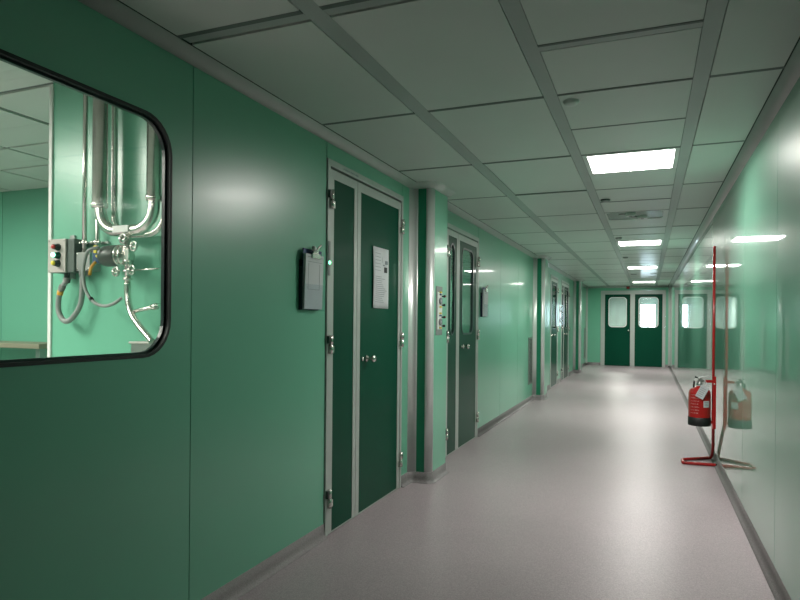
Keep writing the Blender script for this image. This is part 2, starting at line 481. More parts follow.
d2 = door(2, 5.83, 6.262, 7.10, 2.331, (5.99, 6.14, 1.22, 2.14), (6.42, 6.86, 1.22, 2.14), (6.47, 1.083), 'dark green double door with tall windows, just past the nearest pilaster', (2.05, 1.20, .235))
d3 = door(3, 12.92, None, 13.98, 2.33, None, (13.17, 13.75, 1.22, 2.14), (13.12, 1.083), 'single dark green windowed door beyond the middle pilaster', (2.05, 1.20, .235))
d4 = door(4, 14.60, 15.02, 16.02, 2.33, (14.72, 14.92, 1.22, 2.14), (15.2, 15.8, 1.22, 2.14), (15.16, 1.083), 'farthest double door on the left wall, before the last pilaster', (2.05, 1.20, .235))
# interlock strip on the first door frame, maker's plate above it
m = MB(); m.box((XL+.009, 3.409, 1.63), (XL+.014, 3.436, 1.845), 'grey_plastic', .002); ip = m.build('interlock_strip', d1)
m = MB(); m.lathe((XL+.014, 3.4225, 1.711), (1, 0, 0), [(0,0),(.011,0),(.009,.006),(0,.008)], 'led_green', 16); m.build('indicator_lamp', ip)['label'] = 'glowing green indicator lamp'
m = MB(); m.box((XL+.0095, 3.60, 2.328), (XL+.0115, 3.84, 2.346), 'frame_aluminium')
for i in range(9): m.box((XL+.011, 3.61+i*.025, 2.332), (XL+.0125, 3.61+i*.025+(.018 if i % 3 else .012), 2.342), 'print_grey')
m.build('header_plate', d1)

# rooms behind the windowed doors: shallow lobby so that the panes look into a place
m = MB()
for y0, y1 in ((5.6, 7.4), (12.6, 16.4)):
    m.box((XL-1.9, y0, 0), (XL-1.8, y1, 2.6), 'green_panel')
    m.box((XL-1.9, y0-.06, 0), (XL-TH-.02, y0, 2.6), 'green_panel'); m.box((XL-1.9, y1, 0), (XL-TH-.02, y1+.06, 2.6), 'green_panel')
    m.box((XL-1.9, y0-.06, 2.5), (XL-TH-.02, y1+.06, 2.56), 'ceiling_tile')
tag(m.build('wall_side_rooms'), 'walls and ceilings of the rooms behind the windowed doors', 'wall', kind='structure')

# ------------------------------------------------------------------ right wall
m = MB()
y = 3.735-1.2107*6
ys = []
while y < YE: ys.append(y); y += 1.2107
ys = [YB]+[q for q in ys if q > YB+.1]+[YE]
for a, b in zip(ys, ys[1:]): m.box((XR, a+.002, 0), (XR+.05, b-.002, ZB+.03), 'glossy_green_panel')
m.box((XR+.012, YB, 0), (XR+.06, YE, ZB), 'seam_and_shadow_dark')
tag(m.build('wall_right'), 'right corridor wall of glossy mint green panels', 'wall', kind='structure')

# ------------------------------------------------------------------ end wall with its double door
m = MB()
m.box((XL-.05, YE, 0), (-1.411, YE+.06, ZC), 'green_panel'); m.box((.491, YE, 0), (XR+.05, YE+.06, ZC), 'green_panel')
m.box((-1.409, YE, 2.372), (.489, YE+.06, ZC), 'green_panel')
tag(m.build('wall_far'), 'mint green end wall of the corridor around its doors', 'wall', kind='structure')
t = thing('door_5', (-.46, YE, 0), 'pair of dark green doors with rounded windows in the end wall', 'door', kind='structure')
m = MB()
for a, b in ((-1.41, -1.285), (-.53, -.395), (.40, .49)): m.box((a, YE-.012, 0), (b, YE+.06, 2.37), 'frame_aluminium', .003)
m.box((-1.41, YE+.046, 0), (.49, YE+.06, .022), 'frame_aluminium'); m.box((-1.285, YE-.011, 2.255), (.40, YE+.059, 2.37), 'frame_aluminium', .003)
m.build('frame', t)
for nm, a, b, w0, w1, kx in (('left_leaf', -1.285, -.53, -1.165, -.645, -.575), ('right_leaf', -.395, .40, -.275, .275, None)):
    m = MB(); m.ring_plate(rect(a, .006, b, 2.253), rrect(w0, 1.23, w1, 2.15, .10), fE, .008, .045, 'dark_green_laminate'); lf = m.build(nm, t)
    m = MB(); m.ring_plate(rrect(w0-.015, 1.215, w1+.015, 2.165, .115), rrect(w0+.012, 1.242, w1-.012, 2.138, .09), fE, .001, .012, 'white_plastic'); m.build('window_frame', lf)
    m = MB(); m.ring_plate(rrect(w0+.002, 1.232, w1-.002, 2.148, .098), None, fE, .022, .027, 'clear_glass'); m.build('window_pane', lf)
    if kx:
        m = MB(); m.lathe((kx, YE+.008, 1.12), (0, -1, 0), [(0,0),(.025,0),(.025,.006),(.011,.01),(.010,.03),(.028,.045),(.028,.06),(0,.07)], 'steel', 20); m.build('door_knob', lf)

# corridor beyond the end doors
m = MB()
Y2 = 30.
m.box((XL-.05, YE+.07, 0), (XL, Y2, 2.56), 'beyond_panel'); m.box((XR, YE+.07, 0), (XR+.05, Y2, 2.56), 'beyond_panel')
m.ring_plate(rect(XL, 0, XR, 2.56), rect(-.33, 1.15, .27, 2.18), lambda u, v, d: (u, Y2+d, v), 0, .05, 'beyond_panel')
tag(m.build('wall_beyond'), 'pale walls of the corridor seen through the end door windows', 'wall', kind='structure')
m = MB(); m.box((XL-.05, YE+.07, 2.52), (XR+.05, Y2+.05, 2.56), 'ceiling_tile')
tag(m.build('ceiling_beyond'), 'pale ceiling of the corridor beyond the end doors', 'ceiling', kind='structure')
t = thing('window_2', (-.03, Y2, 1.15), 'bright daylit window far beyond the right leaf of the end doors', 'window', kind='structure')
m = MB(); m.ring_plate(rect(-.36, 1.12, .30, 2.21), rect(-.33, 1.15, .27, 2.18), lambda u, v, d: (u, Y2+d, v), -.01, .0, 'white_plastic'); m.build('frame', t)
m = MB(); m.box((-.33, Y2+.03, 1.15), (.27, Y2+.035, 2.18), 'daylight_glow'); m.build('bright_pane', t)

# wall behind the camera
m = MB(); m.box((XL-.05, YB-.1, 0), (XR+.05, YB, ZC), 'green_panel')
tag(m.build('wall_back'), 'green wall closing the corridor behind the viewer', 'wall', kind='structure')

# ------------------------------------------------------------------ room behind the window
RX = -7.
m = MB()
m.box((-2.735, 2.2, 0), (XL-TH-.002, 2.26, 2.54), 'green_panel')
m.box((-2.735, 2.26, 0), (-2.675, 3.95, 2.54), 'green_panel')
m.box((RX, 3.95, 0), (-5.553, 4.0, 2.54), 'green_panel'); m.box((-5.547, 3.95, 0), (-2.675, 4.0, 2.54), 'green_panel'); m.box((RX, 3.96, 0), (-2.675, 4.01, 2.5), 'seam_and_shadow_dark')
m.box((RX-.05, YB, 0), (RX, 4.0, 2.54), 'green_panel')
m.box((RX, YB-.05, 0), (XL-TH, YB, 2.54), 'green_panel')
tag(m.build('wall_room'), 'mint green walls of the room behind the window', 'wall', kind='structure')
m = MB(); m.box((-2.75, 2.19, 0), (-2.728, 2.262, 2.50), 'white_plastic', .003)
tag(m.build('trim_7'), 'pale corner edging of the partition behind the window', 'trim', kind='structure')
m = MB()
xs = [RX, -6.0, -5.4, -4.75, -4.08, -3.33, -2.6, XL-TH]; yy = [YB, -1.4, -.2, 1.0, 2.2, 2.93, 3.36, 3.95]
m.box((RX, YB, ZC+.009), (XL-TH, 3.95, ZC+.05), 'ceiling_rail')
for i in range(len(xs)-1):
    for j in range(len(yy)-1):
        gy = .022 if j == 4 else .012
        m.box((xs[i]+.014, yy[j]+gy, ZC), (xs[i+1]-(.03 if i == 4 else .014), yy[j+1]-.012, ZC+.011), 'ceiling_tile')
tag(m.build('ceiling_room'), 'tiled ceiling of the room behind the window', 'ceiling', kind='structure')
m = MB(); m.box((-5.6, 3.55, 1.10), (-4.55, 3.9, 1.14), 'bench_tan', .004); m.box((-5.55, 3.6, 0), (-5.5, 3.65, 1.1), 'dull_steel'); m.box((-4.65, 3.6, 0), (-4.6, 3.65, 1.1), 'dull_steel'); m.box((-5.5, 3.8, .4), (-4.65, 3.85, .44), 'dull_steel')
tag(m.build('bench'), 'tan worktop low behind the window, left of the corner edging', 'bench')

def room_light(name, x, y, sx, sy, w, label, col=(1, .96, .90), z=ZC, spread=176):
    t = thing(name, (x, y, z), label, 'ceiling light')
    m = MB(); m.ring_plate(rect(x-sx/2-.03, y-sy/2-.03, x+sx/2+.03, y+sy/2+.03), rect(x-sx/2, y-sy/2, x+sx/2, y+sy/2), lambda u, v, d: (u, v, z+d), -.004, .02, 'white_plastic'); m.build('frame', t)
    m = MB(); m.box((x-sx/2, y-sy/2, z+.010), (x+sx/2, y+sy/2, z+.014), 'lamp_glow'); m.build('diffuser', t)
    l = bpy.data.lights.new('lamp_light', 'AREA'); l.shape = 'RECTANGLE'; l.size = sx-.01; l.size_y = sy-.01; l.energy = w; l.color = col; l.spread = math.radians(spread)
    o = bpy.data.objects.new('lamp_light', l); C.objects.link(o); o.parent = t; o.location = (0, 0, .006)
    return t

names = ['nearest lit ceiling panel above the corridor', 'second lit ceiling panel, beyond the twin spot fixture', 'third lit ceiling panel along the corridor', 'farthest lit ceiling panel, just before the end doors']
for n, k in enumerate(sorted(lamp_rows)):
    yc = Y0+(k+.5)*H
    t = room_light('ceiling_light', -.125, yc, .56, .525, (36., 46., 50., 50.)[n], names[n])
    t['group'] = 'lit ceiling panels of the corridor'
    m = MB(); m.ring_plate(rect(AX[4]+g, yc-H/2+g, AX[5]-g, yc+H/2-g), rect(-.125-.31, yc-.30, -.125+.31, yc+.30), lambda u, v, d: (u, v, ZC+d), 0, .018, 'ceiling_tile'); m.build('surround', t)
room_light('ceiling_light', -3.6, .7, 1.1, 1.1, 62., 'lit ceiling panel of the room behind the window', col=(1, .93, .84), z=ZC-.03)
room_light('ceiling_light', -2.6, -.5, .55, 1.1, 50., 'added unseen ceiling lamp brightening the pipes behind the window, close to the corridor wall', col=(1, .93, .84), z=ZC-.03)  # lamp added out of view so the steel pipes have something bright to reflect
room_light('ceiling_light', -5.2, 2.3, .55, 1.1, 30., 'ceiling panel deep in the room behind the window', z=ZC-.03)
room_light('ceiling_light', -.9, 23.5, .6, .6, 80., 'ceiling panel of the corridor beyond the end doors, nearer one', z=2.49)
room_light('ceiling_light', -.9, 27.5, .6, .6, 80., 'ceiling panel of the corridor beyond the end doors, farther one', z=2.49)

room_light('ceiling_light', XL-1.1, 6.6, .5, .5, 14., 'ceiling panel of the room behind the windowed double door', z=2.48)
room_light('ceiling_light', XL-1.1, 14.4, .5, .5, 14., 'ceiling panel of the room behind the far doors', z=2.48)
# ------------------------------------------------------------------ ceiling fittings
def disc(y, x, label, r=.042, dark=False):
    t = thing('smoke_detector', (x, y, ZC), label, 'detector', 'small round detectors on the ceiling')
    m = MB(); m.lathe((x, y, ZC+.001), (0, 0, -1), [(0,0),(r,0),(r,.006),(r*.9,.009),(r*.9,.010)], 'dark_plastic' if dark else 'white_plastic', 28); m.build('base', t)
    m = MB(); m.lathe((x, y, ZC-.008), (0, 0, -1), [(r*.88,0),(r*.86,.006),(r*.7,.012),(r*.3,.015),(0,.015)], 'white_plastic' if not dark else 'dull_steel', 28); m.build('cover', t)
disc(3.34, -.385, 'nearest round ceiling detector, white domed, above the left lamp row')
disc(6.13, -.385, 'round ceiling detector between the first lit panel and the twin spot fixture', .045, True)
disc(8.93, -.385, 'round ceiling detector just before the second lit panel', .045, True)
disc(11.62, -.385, 'round ceiling detector between the second and third lit panels', .045, True)

yc = Y0+(fix_row+.5)*H
t = thing('emergency_light', (-.127, yc, ZC), 'dark green recessed ceiling fixture with two white spot heads', 'emergency light')
m = MB(); m.ring_plate(rect(AX[4]+g, yc-H/2+g, AX[5]-g, yc+H/2-g), rrect(-.42, 6.80+.08, .135, 7.38, .06), lambda u, v, d: (u, v, ZC+d), -.001, .016, 'ceiling_tile'); m.build('surround', t)
m = MB(); m.box((-.43, 6.87, ZC+.003), (.145, 7.40, ZC+.007), 'fixture_green'); m.build('tray', t)
for x, y in ((-.185, 7.02), (-.070, 7.22)):
    m = MB(); m.lathe((x, y, ZC+.012), (0, 0, -1), [(0,0),(.052,0),(.052,.022),(.044,.034),(.020,.037)], 'white_plastic', 24); sp = m.build('spot_head', t)
    m = MB(); m.lathe((x, y, ZC-.022), (0, 0, -1), [(.023,0),(.018,.004),(0,.006)], 'black_rubber', 20); m.build('lens', sp)
    m = MB(); m.box((x-.12, y-.005, ZC-.003), (x-.04, y+.005, ZC+.004), 'dark_plastic', .001); m.build('bracket', t)
for xx in (-.30, .09):
    pass
# ------------------------------------------------------------------ slotted air grilles by the third lamp are part of the ceiling run
for x in (-.33, .10):
    m = MB(); y = Y0+20.5*H
    m.box((x-.07, y-.05, ZC-.006), (x+.07, y+.05, ZC+.004), 'dull_steel', .002)
    for i in range(5): m.box((x-.06, y-.045+i*.02, ZC-.008), (x+.06, y-.036+i*.02, ZC-.004), 'dark_plastic')
    tag(m.build('air_grille', loc=(x, y, ZC)), 'dark %s ceiling slot between the third and farthest lit panels' % ('left' if x < 0 else 'right'), 'air grille', 'ceiling slots between the far lamps')

# ------------------------------------------------------------------ beacon
t = thing('alarm_beacon', (-.60, YE, ZB-.02), 'small red alarm beacon above the end doors', 'alarm')
m = MB(); m.box((-.65, YE-.034, 2.415), (-.55, YE-.0, 2.50), 'dark_plastic', .004); m.build('housing', t)
m = MB(); m.box((-.64, YE-.07, 2.425), (-.56, YE-.034, 2.49), 'red_plastic', .01); m.build('lens', t)

# ------------------------------------------------------------------ paper notice on the first door
def sag(y0, y1, z0, z1, x, lines, name, label):
    t = thing(name, (x, (y0+y1)/2, z0), label, 'notice')
    m = MB(); n = 8
    cols_ = []
    for i in range(n+1):
        u = i/n; y = y0+(y1-y0)*u; row = []
        for j in range(n+1):
            w = j/n; row.append((x+.004*math.sin(PI*w)*math.sin(2.2*u+1)+.003*(1-u)*(1-w), y+.004*math.sin(3*w), z0+(z1-z0)*w))
        cols_.append(row)
    k = m.mi('paper')
    vs = [[m.bm.verts.new(p) for p in r] for r in cols_]
    ws = [[m.bm.verts.new((p[0]-.0008, p[1], p[2])) for p in r] for r in cols_]
    for G in (vs, ws):
        for i in range(n):
            for j in range(n):
                f = m.bm.faces.new((G[i][j], G[i+1][j], G[i+1][j+1], G[i][j+1])); f.smooth = True
    for i in range(n):
        for a, b in (((i,0),(i+1,0)), ((i,n),(i+1,n)), ((0,i),(0,i+1)), ((n,i),(n,i+1))):
            m.bm.faces.new((vs[a[0]][a[1]], vs[b[0]][b[1]], ws[b[0]][b[1]], ws[a[0]][a[1]]))
    m.build('sheet', t)
    m = MB()
    for (a, b, c, d, mt) in lines:
        m.box((x+.0045, y0+(y1-y0)*a, z0+(z1-z0)*b), (x+.0062, y0+(y1-y0)*c, z0+(z1-z0)*d), mt)
    m.build('print', t)
    return t
lines = [(.55, .76, .70, .85, 'paper'), (.68, .60, .86, .69, 'print_black'), (.60, .71, .70, .73, 'print_grey'), (.74, .74, .90, .80, 'print_grey')]
for i in range(14):
    lines.append((.14, .10+i*.032, .50+.35*random.random(), .108+i*.032, 'print_grey'))
for i in range(6): lines.append((.12, .62+i*.055, .45, .626+i*.055, 'print_grey'))
sag(4.09, 4.38, 1.443, 1.893, XL+.009, lines, 'notice_sheet', 'white printed paper notice taped to the nearest wide door leaf')

# ------------------------------------------------------------------ wall pocket and clipboard
def pocket(y0, label1, label2):
    x0 = XL-.001; t = thing('document_holder', (x0, y0+.12, 1.40), label1, 'document holder')
    m = MB(); m.box((x0, y0+.0, 1.41), (x0+.005, y0+.225, 1.70), 'navy', .002); m.box((x0+.005, y0, 1.41), (x0+.026, y0+.004, 1.66), 'navy', .001)
    m.box((x0+.005, y0, 1.405), (x0+.046, y0+.23, 1.411), 'clear_plastic'); m.build('back_plate', t)
    m = MB(); m.box((x0+.045, y0+.0, 1.405), (x0+.047, y0+.23, 1.56), 'clear_plastic'); m.build('clear_front', t)
    c = thing('clipboard', (x0+.02, y0+.12, 1.412), label2, 'clipboard')
    R = Matrix.Rotation(math.radians(1.5), 3, 'Y'); pv = (x0+.02, y0, 1.412)
    m = MB(); m.box((x0+.014, y0+.006, 1.414), (x0+.018, y0+.222, 1.765), 'blue_board', .0015, R, pv); m.build('board', c)
    m = MB(); m.box((x0+.0185, y0+.008, 1.416), (x0+.036, y0+.216, 1.735), 'paper', .001, R, pv)
    for a, b, e, d_ in ((.03, .60, .20, .605), (.04, .25, .043, .58), (.17, .25, .173, .58), (.04, .245, .175, .249), (.03, .66, .2, .667)):
        m.box((x0+.0355, y0+a, 1.42+.3*b*1.5), (x0+.0365, y0+e, 1.42+.3*d_*1.5), 'print_grey', 0, R, pv)
    m.build('papers', c)
    m = MB()
    m.box((x0+.036, y0+.070, 1.712), (x0+.046, y0+.165, 1.742), 'steel', .003, R, pv)
    m.box((x0+.030, y0+.09, 1.74), (x0+.040, y0+.15, 1.772), 'steel', .003, R, pv)
    m.tube([(x0+.042, y0+.11, 1.74), (x0+.052, y0+.14, 1.778), (x0+.050, y0+.17, 1.795)], .007, 'steel', 10, 4)
    m.lathe((x0+.046, y0+.085, 1.765), (1, 0, .3), [(0,0),(.015,.0),(.018,.008),(.012,.018),(0,.020)], 'white_plastic', 16)
    m.build('metal_clip', c)
pocket(3.08, 'navy and clear wall pocket left of the nearest door', 'blue clipboard with grey papers in the pocket left of the nearest door')
pocket(7.22, 'navy and clear wall pocket right of the windowed double door', 'blue clipboard with papers right of the windowed double door')

# ------------------------------------------------------------------ gauge panel on the first pilaster, twin between far doors
def gauge_panel(x, y0, y1, z0, z1, label):
    t = thing('gauge_panel', (x, (y0+y1)/2, z0), label, 'control panel')
    m = MB(); m.box((x, y0, z0), (x+.008, y1, z1), 'grey_plastic', .002)
    m.box((x+.006, y0+.02, z0+.05), (x+.010, y1-.01, z1-.05), 'white_plastic', .001); m.build('back_plate', t)
    m = MB(); m.box((x+.008, y0+.02, z0+.05), (x+.014, y0+.05, z1-.05), 'white_plastic', .001); m.build('label_strip', t)
    h_ = (z1-z0)
    ym = y0+(y1-y0)*.55
    for zc in (z0+h_*.70, z0+h_*.27):
        m = MB(); m.lathe((x+.008, ym, zc), (1, 0, 0), [(0,0),(.026,0),(.030,.006),(.030,.016),(.025,.018),(.025,.014),(0,.014)], 'grey_plastic', 28); gd = m.build('gauge', t)
        m = MB(); m.lathe((x+.021, ym, zc), (1, 0, 0), [(0,0),(.025,0),(.025,.002),(0,.002)], 'print_grey', 24)
        m.box((x+.023, ym-.010, zc-.002), (x+.0245, ym+.02, zc+.003), 'paper'); m.build('dial', gd)
        for dz in (.056, .075, -.050):
            m = MB(); m.box((x+.008, ym-.012, zc+dz-.006), (x+.020, ym+.028, zc+dz+.006), 'yellow' if dz != .056 else 'blue_plastic', .001); m.build('coloured_tag', t)
        for dz in (.042, -.034):
            m = MB(); m.lathe((x+.008, y1-.022, zc+dz), (1, 0, 0), [(0,0),(.006,0),(.006,.018),(.011,.019),(.011,.032),(0,.033)], 'black_rubber', 16)
            if dz > 0: m.lathe((x+.041, y1-.022, zc+dz), (1, 0, 0), [(0,0),(.007,0),(.007,.005),(0,.006)], 'red_plastic', 14)
            m.build('knob', t)
gauge_panel(XC-.004, 4.995, 5.165, 1.232, 1.652, 'grey gauge panel with yellow tags on the nearest pilaster')
gauge_panel(XL-.004, 14.20, 14.40, 1.25, 1.80, 'small gauge panel between the two farthest doors on the left wall')

# ------------------------------------------------------------------ low wall grilles
def grille(y0, y1, z0, z1, label):
    t = thing('vent_grille', (XL, (y0+y1)/2, z0), label, 'vent')
    m = MB(); m.ring_plate(rect(y0, z0, y1, z1), rect(y0+.03, z0+.03, y1-.03, z1-.03), fL, -.010, .0, 'dull_steel'); m.build('frame', t)
    m = MB(); m.box((XL+.0005, y0+.03, z0+.03), (XL+.002, y1-.03, z1-.03), 'dark_plastic')
    n = int((z1-z0-.06)/.022)
    for i in range(n): 
        z = z0+.035+i*.022; m.box((XL+.001, y0+.03, z), (XL+.009, y1-.03, z+.011), 'dull_steel')
    m.build('louvres', t)
grille(10.42, 10.78, .30, 1.09, 'grey louvred vent grille low on the wall before the middle pilaster')
grille(20.1, 20.5, .22, 1.2, 'grey louvred vent grille on the left wall right beside the end wall')

# ------------------------------------------------------------------ fire extinguisher and stand
t = thing('extinguisher_stand', (.56, 6.6, 0), 'red tubular floor stand with tall pole beside the right wall', 'stand')
m = MB()
m.tube([(.612, 6.56, .014), (.345, 6.55, .014), (.325, 6.57, .014), (.318, 6.63, .014), (.325, 6.70, .014), (.35, 6.73, .014), (.54, 6.87, .015), (.585, 6.85, .03), (.592, 6.74, .13), (.580, 6.58, .32), (.570, 6.48, .44), (.567, 6.46, .55)], .0145, 'red_paint', 14, 5)
m.build('base_loop', t)
m = MB(); m.tube([(.567, 6.46, .54), (.567, 6.46, 1.2), (.567, 6.46, 2.065)], .012, 'red_paint', 14); m.lathe((.567, 6.46, 2.06), (0, 0, 1), [(.013, 0), (.013, .01), (.006, .016), (0, .017)], 'red_paint', 14); m.build('pole', t)
m = MB(); m.box((.563, 6.445, .37), (.590, 6.475, .86), 'red_paint', .003)
for z in (.42, .80): m.box((.50, 6.447, z), (.57, 6.473, z+.025), 'red_paint', .002)
m.lathe((.575, 6.444, .79), (0, -1, 0), [(0,0),(.009,0),(.007,.004),(0,.005)], 'steel', 12)
m.build('bracket', t)
m = MB()
m.lathe((.612, 6.56, .014), (1, 0, 0), [(.0135, -.01), (.015, -.01), (.015, .003), (0, .003)], 'black_rubber', 14)
m.build('foot_cap', t); m = MB()
m.lathe((.335, 6.552, .014), (-1, 0, 0), [(.0138, -.02), (.0155, -.02), (.0155, .004)], 'black_rubber', 14)
m.build('foot_cap', t)

ex, ey, r = .452, 6.46, .096
t = thing('fire_extinguisher', (ex, ey, .37), 'red fire extinguisher hanging on the red stand by the right wall', 'fire extinguisher')
m = MB(); m.lathe((ex, ey, .375), (0, 0, 1), [(r, .09), (r, .31), (r*.98, .33), (r*.90, .350), (r*.72, .366), (.035, .378), (.03, .388), (0, .388)], 'red_paint', 40); m.build('cylinder', t)
m = MB(); m.lathe((ex, ey, .398), (0, 0, 1), [(0, .01), (r*.86, .01), (r*.9, 0), (r*1.02, 0), (r*1.03, .01), (r*1.03, .078), (r*1.0, .080)], 'black_rubber', 40); m.build('base_ring', t)
HZ = -.012
m = MB(); m.lathe((ex, ey, .785+HZ), (0, 0, 1), [(.028, 0), (.028, .02), (.020, .028), (.018, .05), (.022, .055), (.022, .066), (0, .068)], 'dull_steel', 24)
m.box((ex-.02, ey-.018, .815+HZ), (ex+.035, ey+.018, .845+HZ), 'dull_steel', .004); m.build('valve', t)
m = MB(); m.box((ex-.015, ey-.012, .852+HZ), (ex+.085, ey+.012, .860+HZ), 'dull_steel', .003, Matrix.Rotation(math.radians(-14), 3, 'Y'), (ex, ey, .85+HZ))
m.box((ex-.0, ey-.012, .828+HZ), (ex+.095, ey+.012, .836+HZ), 'dull_steel', .003)
m.box((ex-.045, ey-.010, .842+HZ), (ex-.01, ey+.010, .858+HZ), 'dark_plastic', .004, Matrix.Rotation(math.radians(35), 3, 'Y'), (ex-.02, ey, .85+HZ))
m.build('handle', t)
m = MB(); m.tube([(ex-.02, ey, .82+HZ), (ex-.04, ey+.01, .828+HZ), (ex-.045, ey+.05, .80+HZ), (ex-.045, ey+.085, .74+HZ), (ex-.045, ey+.102, .62), (ex-.045, ey+.106, .50)], .008, 'black_rubber', 12, 5); m.build('hose', t)
m = MB(); m.lathe((ex-.028, ey-.03, .835+HZ), (-.5, -1, 0), [(0,0),(.017,0),(.017,.014),(.014,.015),(0,.015)], 'white_plastic', 18); m.build('pressure_gauge', t)
# curved labels
def curved(a0, a1, z0, z1, rr, mt, mb):
    n = max(2, int((a1-a0)/6)); k = mb.mi(mt)
    A = [(ex+rr*math.cos(math.radians(a0+(a1-a0)*i/n)), ey+rr*math.sin(math.radians(a0+(a1-a0)*i/n))) for i in range(n+1)]
    for (p, q) in zip(A, A[1:]):
        f = mb.bm.faces.new([mb.bm.verts.new(c) for c in ((p[0], p[1], z0), (q[0], q[1], z0), (q[0], q[1], z1), (p[0], p[1], z1))]); f.material_index = k
m = MB()
for row in range(7):
    z = .515+row*.028
    a = 218
    while a < 262:
        w = random.uniform(2, 6); curved(a, a+w, z, z+random.choice((.006, .008, .010)), r+.0012, 'faded_print', m); a += w+random.uniform(1.5, 4)
m.build('printed_instructions', t)
m = MB(); curved(286, 322, .575, .635, r+.0015, 'paper', m); curved(290, 316, .59, .594, r+.0022, 'print_grey', m); curved(290, 312, .605, .609, r+.0022, 'print_grey', m); curved(290, 314, .62, .624, r+.0022, 'print_grey', m); m.build('inspection_sticker', t)
m = MB(); R = Matrix.Rotation(math.radians(27), 3, 'Y'); pv = (ex+.055, ey-.106, -.015+.80)
m.box((ex+.012, ey-.109, .648), (ex+.085, ey-.1075, .772), 'paper', 0, R, pv)
for i in range(5): m.box((ex+.024, ey-.110, .667+i*.018), (ex+.068, ey-.1088, .670+i*.018), 'print_grey', 0, R, pv)
m.tube([(ex+.03, ey-.02, .83), (ex+.05, ey-.09, .81), (ex+.045, ey-.107, .785)], .0015, 'paper', 6, 4); m.build('service_tag', t)

# ------------------------------------------------------------------ process equipment behind the window
PW = 2.2     # partition face
t = thing('pushbutton_box', (-2.56, PW, 1.56), 'grey pushbutton box with red, green and yellow buttons behind the window', 'control box')
m = MB(); m.box((-2.66, 2.128, 1.566), (-2.50, PW, 1.724), 'box_side', .004)
m.box((-2.60, PW-.012, 1.54), (-2.57, PW, 1.75), 'dull_steel', .002); m.box((-2.475, PW-.008, 1.55), (-2.50, PW, 1.58), 'dull_steel', .002); m.build('body', t)
m = MB(); m.box((-2.66, 2.118, 1.566), (-2.545, 2.129, 1.724), 'control_box', .003)
for x in (-2.65, -2.555):
    for z in (1.575, 1.715): m.lathe((x, 2.118, z), (0, -1, 0), [(0,0),(.004,0),(.003,.002),(0,.002)], 'dull_steel', 10)
m.build('front_cover', t)
for z, mt, nm in ((1.685, 'red_plastic', 'red_button'), (1.646, 'led_white_green', 'lit_button'), (1.608, 'yellow', 'yellow_button')):
    m = MB(); m.lathe((-2.590, 2.118, z), (0, -1, 0), [(0,0),(.017,0),(.017,.006),(.013,.010),(.013,.024),(.011,.025)], 'black_rubber' if z != 1.646 else 'dark_green_laminate', 20); b_ = m.build('button', t)
    m = MB(); m.lathe((-2.590, 2.094, z), (0, -1, 0), [(.011,0),(.011,.006),(.008,.010),(0,.011)], mt, 18); m.build(nm, b_)
m = MB(); m.cyl((-2.57, 2.15, 1.575), (-2.57, 2.15, 1.542), .012, 'black_rubber'); m.cyl((-2.57, 2.15, 1.542), (-2.575, 2.15, 1.52), .016, 'dull_steel'); m.build('cable_gland', t)
m = MB(); m.tube([(-2.575, 2.15, 1.525), (-2.595, 2.14, 1.49), (-2.612, 2.14, 1.44), (-2.61, 2.14, 1.38), (-2.575, 2.14, 1.338), (-2.53, 2.14, 1.345), (-2.49, 2.15, 1.40), (-2.473, 2.15, 1.46), (-2.471, 2.15, 1.575)], .0125, 'hose_grey', 14, 6)
for a, b in (((-2.588, 2.143, 1.505), (-2.597, 2.141, 1.487)), ((-2.471, 2.15, 1.55), (-2.471, 2.15, 1.578))): m.cyl(a, b, .0155, 'dull_steel')
m.lathe((-2.600, 2.1405, 1.482), (-.25, 0, -1), [(.0128, 0), (.0138, .001), (.0138, .022), (.0128, .023)], 'orange', 16)
tag(m.build('cable_conduit', loc=(-2.57, 2.15, 1.5)), 'grey flexible conduit looping below the pushbutton box', 'conduit')
t = thing('junction_box', (-2.45, PW, 1.57), 'flat steel junction box between the conduit and the motor', 'junction box')
m = MB(); m.box((-2.495, 2.135, 1.572), (-2.410, PW, 1.658), 'dull_steel', .003); m.build('body', t)
for x in (-2.487, -2.418):
    for z in (1.58, 1.65):
        m = MB(); m.lathe((x, 2.135, z), (0, -1, 0), [(0,0),(.005,0),(.004,.003),(0,.003)], 'steel', 10); m.build('screw', t)
def vpipe(x, y, r_, z0, z1, label, mt='steel', nm='steel_pipe', bend=None):
    m = MB(); pts = ([bend[0], bend[1]] if bend else [])+[(x, y, z0), (x, y, z1)]
    m.tube(pts, r_, mt, 18)
    tag(m.build(nm, loc=(x, y, z0)), label, 'pipe')
vpipe(-2.472, 2.16, .011, 1.655, ZC, 'thin steel pipe running up from the junction box, leftmost of the pipes')
vpipe(-2.395, 2.165, .010, 1.69, ZC, 'thin steel pipe beside the wide U shaped pipe, second from the left', bend=((-2.43, 2.165, 1.660), (-2.40, 2.165, 1.664)))
# pipe clamps
m = MB(); m.box((-2.51, 2.185, 1.700), (-2.35, PW, 1.712), 'dull_steel', .002)
for x in (-2.472, -2.395):
    m.lathe((x, 2.162, 1.698), (0, 0, 1), [(.012, 0), (.0165, 0), (.0165, .016), (.012, .016)], 'steel', 18)
    for s in (-1, 1): m.lathe((x+s*.022, 2.160, 1.706), (0, -1, 0), [(0,0),(.006,0),(.006,.012),(0,.012)], 'steel', 10)
tag(m.build('pipe_clamp', loc=(-2.43, PW, 1.706)), 'steel rail clamp holding the two thin pipes above the junction box', 'clamp')
